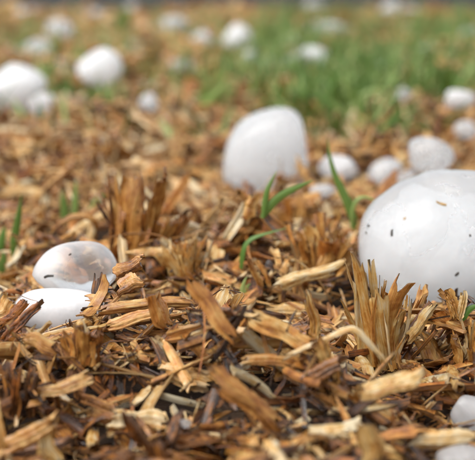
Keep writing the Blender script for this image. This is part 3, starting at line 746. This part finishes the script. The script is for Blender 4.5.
tuft('low tan clump in front of the tall rounded hailstone', 296, 222, 300, 190, 26, 34, 6, .60, 10)

# ------------------------------------------------------------------ individual chips from the loose bed, and the rest of it as one mass
def colour_of(g, y, kind):
    t = np.clip((y-.30)/.25, 0, 1)                         # older, browner chips near the front of the bed
    c = g.normal(.20 + .08*t, .10) if g.random() < .48 - .30*t else g.normal(.54 + .10*t, .17)
    if g.random() < .10: c = g.normal(.86, .07)               # bleached straw
    if kind in ('straw_husk', 'straw_stalk'): c += .05
    if kind == 'wood_chip': c -= .04
    return float(np.clip(c, .02, .98))
gc = np.random.default_rng(5)
for c in chips: c['cr'] = colour_of(gc, c['c'][1], c['kind'])
# the largest ones in view among the top layer
px, py, dp = project(np.array([c['c'] for c in chips]))
for c, a, b, d in zip(chips, px, py, dp):
    c['px'], c['py'] = a, b
    vis = c['top'] and 4 < a < PW-4 and 120 < b < PH-6
    e = c['M'][:, 0]*c['L']; qx, qy, _ = project(np.array([c['c']-e/2, c['c']+e/2])); c['len'] = math.hypot(qx[1]-qx[0], qy[1]-qy[0])
    c['ang'] = math.degrees(math.atan2(-(qy[1]-qy[0]), qx[1]-qx[0])) % 180
    iy, ix = hidx(np.array([c['c'][0]]), np.array([c['c'][1]]))
    buried = H[iy, ix][0] - c['c'][2]
    c['score'] = (c['len']*math.sqrt(c['p']['w']) if vis and buried < .0035 else -1)
order = sorted(range(len(chips)), key=lambda i: -chips[i]['score'])
NIND = 300 - len(HERO)
ind = [chips[i] for i in order[:NIND] if chips[i]['score'] > 0]
indset = set(id(c) for c in ind)

LAND = [('the clear oval hailstone', 75, 268), ('the flat white hailstone', 60, 306), ('the biggest hailstone', 420, 250), ('the tall rounded hailstone', 266, 165),
        ('the tall brown tuft', 130, 205), ('the frayed orange tuft', 324, 240), ('the upright tan fan', 380, 310), ('the horned clump', 80, 335),
        ('the bent green blade', 264, 240), ('the bent pale straw', 330, 345), ('the glossy brown chip', 245, 402), ('the pale greyish husk', 138, 420),
        ('the wide flat shard', 390, 384), ('the cream stalk', 335, 430), ('the dark blurred stub', 18, 380), ('the tall grass blade', 342, 195),
        ('the narrow tilted hailstone', 383, 172), ('the left grass blade', 18, 225), ('the long pale husk', 25, 192), ('the honey-coloured husk', 285, 333)]
KW = {'straw_husk': 'curled husk', 'wood_splinter': 'splinter', 'straw_stalk': 'hollow stalk', 'wood_chip': 'flat chip', 'straw_shaving': 'shaving', 'fibre': 'thin strand'}
def cword(v): return 'dark brown' if v < .22 else 'brown' if v < .40 else 'orange-tan' if v < .56 else 'tan' if v < .72 else 'pale straw'
def aword(a): return 'lying level' if a < 18 or a > 162 else 'rising right' if a < 65 else 'rising left' if a > 115 else 'pointing upright'
groups = {}
for c in ind:
    nm, lx, ly = min(LAND, key=lambda q: (q[1]-c['px'])**2 + (q[2]-c['py'])**2)
    dx, dy = c['px']-lx, c['py']-ly
    side = ('right of' if dx > 0 else 'left of') if abs(dx) > abs(dy) else ('below' if dy > 0 else 'above')
    c['dist'] = math.hypot(dx, dy)
    groups.setdefault((cword(c['cr']), KW[c['kind']], aword(c['ang']), side, nm), []).append(c)
ORD = ['nearest', 'second nearest', 'third nearest', 'fourth nearest', 'fifth nearest', 'sixth nearest', 'seventh nearest', 'eighth nearest']
for (cw, kw, aw, side, nm), cs in groups.items():
    cs.sort(key=lambda c: c['dist'])
    for i, c in enumerate(cs):
        c['label'] = f'{cw} {kw} {aw} {side} {nm}' if len(cs) == 1 else f'{cw} {kw} {aw} {side} {nm}, {ORD[min(i,7)]} such one'
for c in ind:
    p = c['p']; V = (p['V']*c['L']) @ c['M'].T
    lc = p['lc']*np.array([c['L'], c['L'], 1]) + np.array([0, 0, gc.uniform(0, 300)])
    me = mesh_quads(c['kind'], V, p['Q'], M_STRAW, {'cr': ('FLOAT', np.full(len(V), c['cr'])), 'lc': ('FLOAT_VECTOR', lc)})
    link(c['kind'], me, c['c'], label=c['label'], cat='wood chip', group='mulch chips')

def mass(name, items, material, **tags):
    Vs, Qs, Ls, Cs, k = [], [], [], [], 0
    for c in items:
        p = c['p']; V = (p['V']*c['L']) @ c['M'].T + c['c']
        Vs.append(V); Qs.append(p['Q'] + k); k += len(V)
        Ls.append(p['lc']*np.array([c['L'], c['L'], 1]) + np.array([0, 0, (c['c'][0]*7919) % 300])); Cs.append(np.full(len(V), c['cr']))
    me = mesh_quads(name, np.concatenate(Vs), np.concatenate(Qs), material, {'cr': ('FLOAT', np.concatenate(Cs)), 'lc': ('FLOAT_VECTOR', np.concatenate(Ls))})
    return link(name, me, **tags)
mass('straw_mulch', [c for c in chips if id(c) not in indset], M_STRAW, label='thick bed of wet shredded straw and wood mulch', cat='mulch', kind='stuff')

# far mulch, out of focus
gf = np.random.default_rng(31)
far = []
VL = {k: [proto(k, 1, 2, gf) for _ in range(6)] for k in ('straw_husk', 'wood_splinter', 'wood_chip', 'straw_stalk')}
VK = list(VL)
COMPF = [(.0022, math.tau/l*math.cos(t), math.tau/l*math.sin(t), f) for l, t, f in zip(gf.uniform(.06, .3, 12), gf.uniform(0, 6.28, 12), gf.uniform(0, 6.28, 12))]
for i in range(23000):
    u = gf.random(); y = .93 + (2.33-.93)*u**.8
    x = gf.uniform(-1, 1)*(y*.5*PW/F*1.18 + .02)
    k = VK[gf.integers(4)]; L = gf.uniform(.012, .030)*(1 + .5*(y-.9))
    z = -.008 + waves(x, y, COMPF) + gf.uniform(-.004, .005)
    far.append(dict(p=VL[k][gf.integers(6)], L=L, M=rotmat(gf.uniform(0, 6.28), gf.normal(0, .28), gf.normal(0, .6)), c=np.array([x, y, z]), cr=float(np.clip(gf.normal(.64, .18), .05, .98))))
mass('distant_straw_mulch', far, M_STRAW, label='blurred far part of the straw mulch bed toward the road', cat='mulch', kind='stuff')

# ------------------------------------------------------------------ grass
def blade(name, label, pts, wpx, cr, parent=None, arc=1.1, seed=1):
    p0 = surface(pts[0][0], pts[0][1], 0)
    W = np.array([at_y(q[0], q[1], p0[1] - (q[2]/1000 if len(q) > 2 else 0)) for q in pts]); W[0, 2] -= .002
    dep = project(W.mean(0))[2]; g = np.random.default_rng(seed + abs(int(pts[0][0])))
    vd = _norm(np.array([0, 0, CAM_H]) - W.mean(0))
    part = sweep(W, _norm(vd + g.normal(0, .25, 3)), wpx*dep/F, arc=arc, thick=.00018, nl=18, nw=4, jag0=0, jag1=0, ridge=.05, pinch=0, rough=.03, fray=0, taper=(-1, 1), g=g)
    org = W[0]
    me = chip_mesh(name, [part], [cr], M_GRASS, org)
    return link(name, me, org if parent is None else tuple(np.array(org) - np.array(parent.location)), parent=parent, label=label, cat='grass blade' if parent is None else None,
                group='single grass blades' if parent is None else None)
def plant(label, blades, cat='grass'):
    p0 = surface(blades[0][0][0][0], blades[0][0][0][1], 0)
    root = bpy.data.objects.new('grass_plant', None); C.objects.link(root); root.location = p0; root.empty_display_size = .005
    root['label'] = label; root['category'] = cat; root['group'] = 'single grass plants'
    for i, (pts, w, cr) in enumerate(blades): blade('blade', None, pts, w, cr, parent=root, seed=i)
plant('tall pointed grass shoot standing left of the biggest hailstone',
      [([(357, 226), (346, 200), (334, 172), (328, 138)], 8.5, .50), ([(352, 222), (355, 203), (366, 197), (382, 208)], 4, .72), ([(356, 222), (353, 208), (352, 196)], 5, .6)])
plant('crossed grass blades in front of the tall rounded hailstone',
      [([(262, 211, 14), (278, 198, 14), (296, 188, 14), (313, 180, 14)], 8.5, .52), ([(263, 211, 14), (266, 196, 14), (270, 184, 14), (277, 171, 14)], 5.5, .5)])
plant('bent green blade arching right at picture centre', [([(241, 262, 9), (245, 246, 9), (258, 236, 9), (287, 228, 9)], 6, .36)])
plant('small pale green sprout below the bent green blade', [([(242, 294), (243, 286), (247, 277)], 5, .8), ([(243, 294), (246, 289), (251, 284)], 5, .8)])
plant('pointed grass shoot standing at the left edge above the clear hailstone', [([(13, 250), (16, 230), (19, 212), (22, 194)], 8, .45), ([(-3, 250), (2, 238), (5, 226)], 9, .40)])
plant('short grass tip at the left edge beside the split stick', [([(-2, 275), (3, 262), (2, 252)], 9, .5)])
plant('two blurred upright blades left of the tall brown tuft', [([(66, 218), (64, 205), (63, 190)], 9, .55), ([(74, 214), (75, 198), (76, 180)], 7, .65)])
plant('blurred leaning blade touching the left of the tall brown tuft', [([(88, 212), (96, 202), (106, 194)], 9, .55)])
plant('green blade lying behind the small straw sheaf at the right edge', [([(462, 312), (470, 309), (482, 306)], 7, .40)])

gg = np.random.default_rng(41)
def grass_tuft(label, bpx, bqy, tips, w, cr):
    b = at_z(bpx, bqy, -.002)
    root = bpy.data.objects.new('grass_tuft', None); C.objects.link(root); root.location = b; root.empty_display_size = .005
    root['label'] = label; root['category'] = 'grass tuft'; root['group'] = 'blurred grass tufts'
    for (tx, ty) in tips:
        t = at_y(tx, ty, b[1] + gg.normal(0, .008)); mid = b*.5 + t*.5 + np.array([0, 0, .003]) + gg.normal(0, .0015, 3)
        b0 = b + gg.normal(0, .003, 3)*np.array([1, 1, 0]); dep = project(b)[2]
        part = sweep(np.array([b0, mid, t]), _norm(np.array([0, -1, .4]) + gg.normal(0, .4, 3)), w*dep/F*gg.uniform(.7, 1.2), arc=1.0, thick=.0002, nl=8, nw=3, jag0=0, jag1=0, ridge=.05, pinch=0, rough=.03, fray=0, taper=(-1, 1), g=gg)
        me = chip_mesh('blade', [part], [np.clip(cr + gg.normal(0, .1), 0, 1)], M_GRASS, b); link('blade', me, parent=root)
grass_tuft('bright green grass tuft rising left of the tall rounded hailstone', 202, 112, [(228, 68), (222, 72), (207, 80), (233, 76), (190, 96), (180, 104), (226, 84), (214, 76)], 13, .78)
grass_tuft('dark green tuft between the compact round hailstone and the tiny one', 104, 112, [(92, 86), (100, 80), (108, 88), (84, 96), (70, 106)], 8, .35)
grass_tuft('green tuft beside the large round hailstone at left', 50, 84, [(40, 62), (48, 60), (58, 66), (64, 72)], 8, .5)
grass_tuft('dark green tuft right behind the tall rounded hailstone', 330, 112, [(310, 84), (322, 78), (336, 76), (350, 84), (362, 94), (300, 96), (345, 70)], 9, .32)
grass_tuft('olive tuft arching right of the dark green one', 352, 118, [(372, 96), (384, 90), (364, 88), (340, 92)], 9, .6)
grass_tuft('bright green tuft at the right edge over the low flat hailstone', 470, 84, [(476, 60), (466, 58), (460, 66), (480, 70)], 9, .45)
grass_tuft('far green tuft by the road at upper left', 122, 40, [(116, 8), (122, 4), (128, 10), (112, 18), (133, 16)], 8, .5)

# background grass: one mass
gb = []
def gproto(g):
    x = np.linspace(0, 1, 5); c = g.uniform(.1, .5)
    P = np.stack([x*(1-.25*c), .12*g.normal()*x**2, c*(x-x*x)], 1)
    V, Q, lc = sweep(P, (0, 0, 1), g.uniform(.06, .10), arc=1.0, thick=.006, nl=4, nw=2, jag0=0, jag1=0, ridge=.02, pinch=0, rough=.03, fray=0, taper=(-1, 1), g=g)
    return dict(V=V, Q=Q, lc=lc)
GP = [gproto(gg) for _ in range(14)]
def gdens(px, py):
    d = 0.04
    d += .95*math.exp(-((px-350)/55)**2 - ((py-92)/22)**2)
    d += .85*math.exp(-((px-425)/60)**2 - ((py-60)/26)**2)
    d += .55*math.exp(-((px-350)/70)**2 - ((py-55)/26)**2)
    d += .45*math.exp(-((px-120)/14)**2 - ((py-40)/26)**2)
    d += .30*math.exp(-((px-60)/40)**2 - ((py-88)/12)**2)
    d += .25*math.exp(-((px-290)/25)**2 - ((py-100)/10)**2)
    d += .15*(py < 55) + .50*(py < 80 and px > 260) + .25*math.exp(-((px-240)/45)**2 - ((py-62)/20)**2)
    return d
while len(gb) < 9400:
    u = gg.random(); y = .72 + (2.32-.72)*u
    x = gg.uniform(-1, 1)*(y*.5*PW/F*1.18 + .02)
    a, b, _ = project(np.array([x, y, .004]))
    if gg.random() > gdens(float(a), float(b)): continue
    L = gg.uniform(.016, .042)*(1 - .06*(y-.8))
    gb.append(dict(p=GP[gg.integers(14)], L=L, M=rotmat(gg.uniform(0, 6.28), gg.uniform(.35, 1.35), gg.normal(0, .5)), c=np.array([x, y, -.010]), cr=float(np.clip(gg.normal(.50, .2), .05, 1))))
mass('grass', gb, M_GRASS, label='sparse blurred green grass growing through the far mulch', cat='grass', kind='stuff')
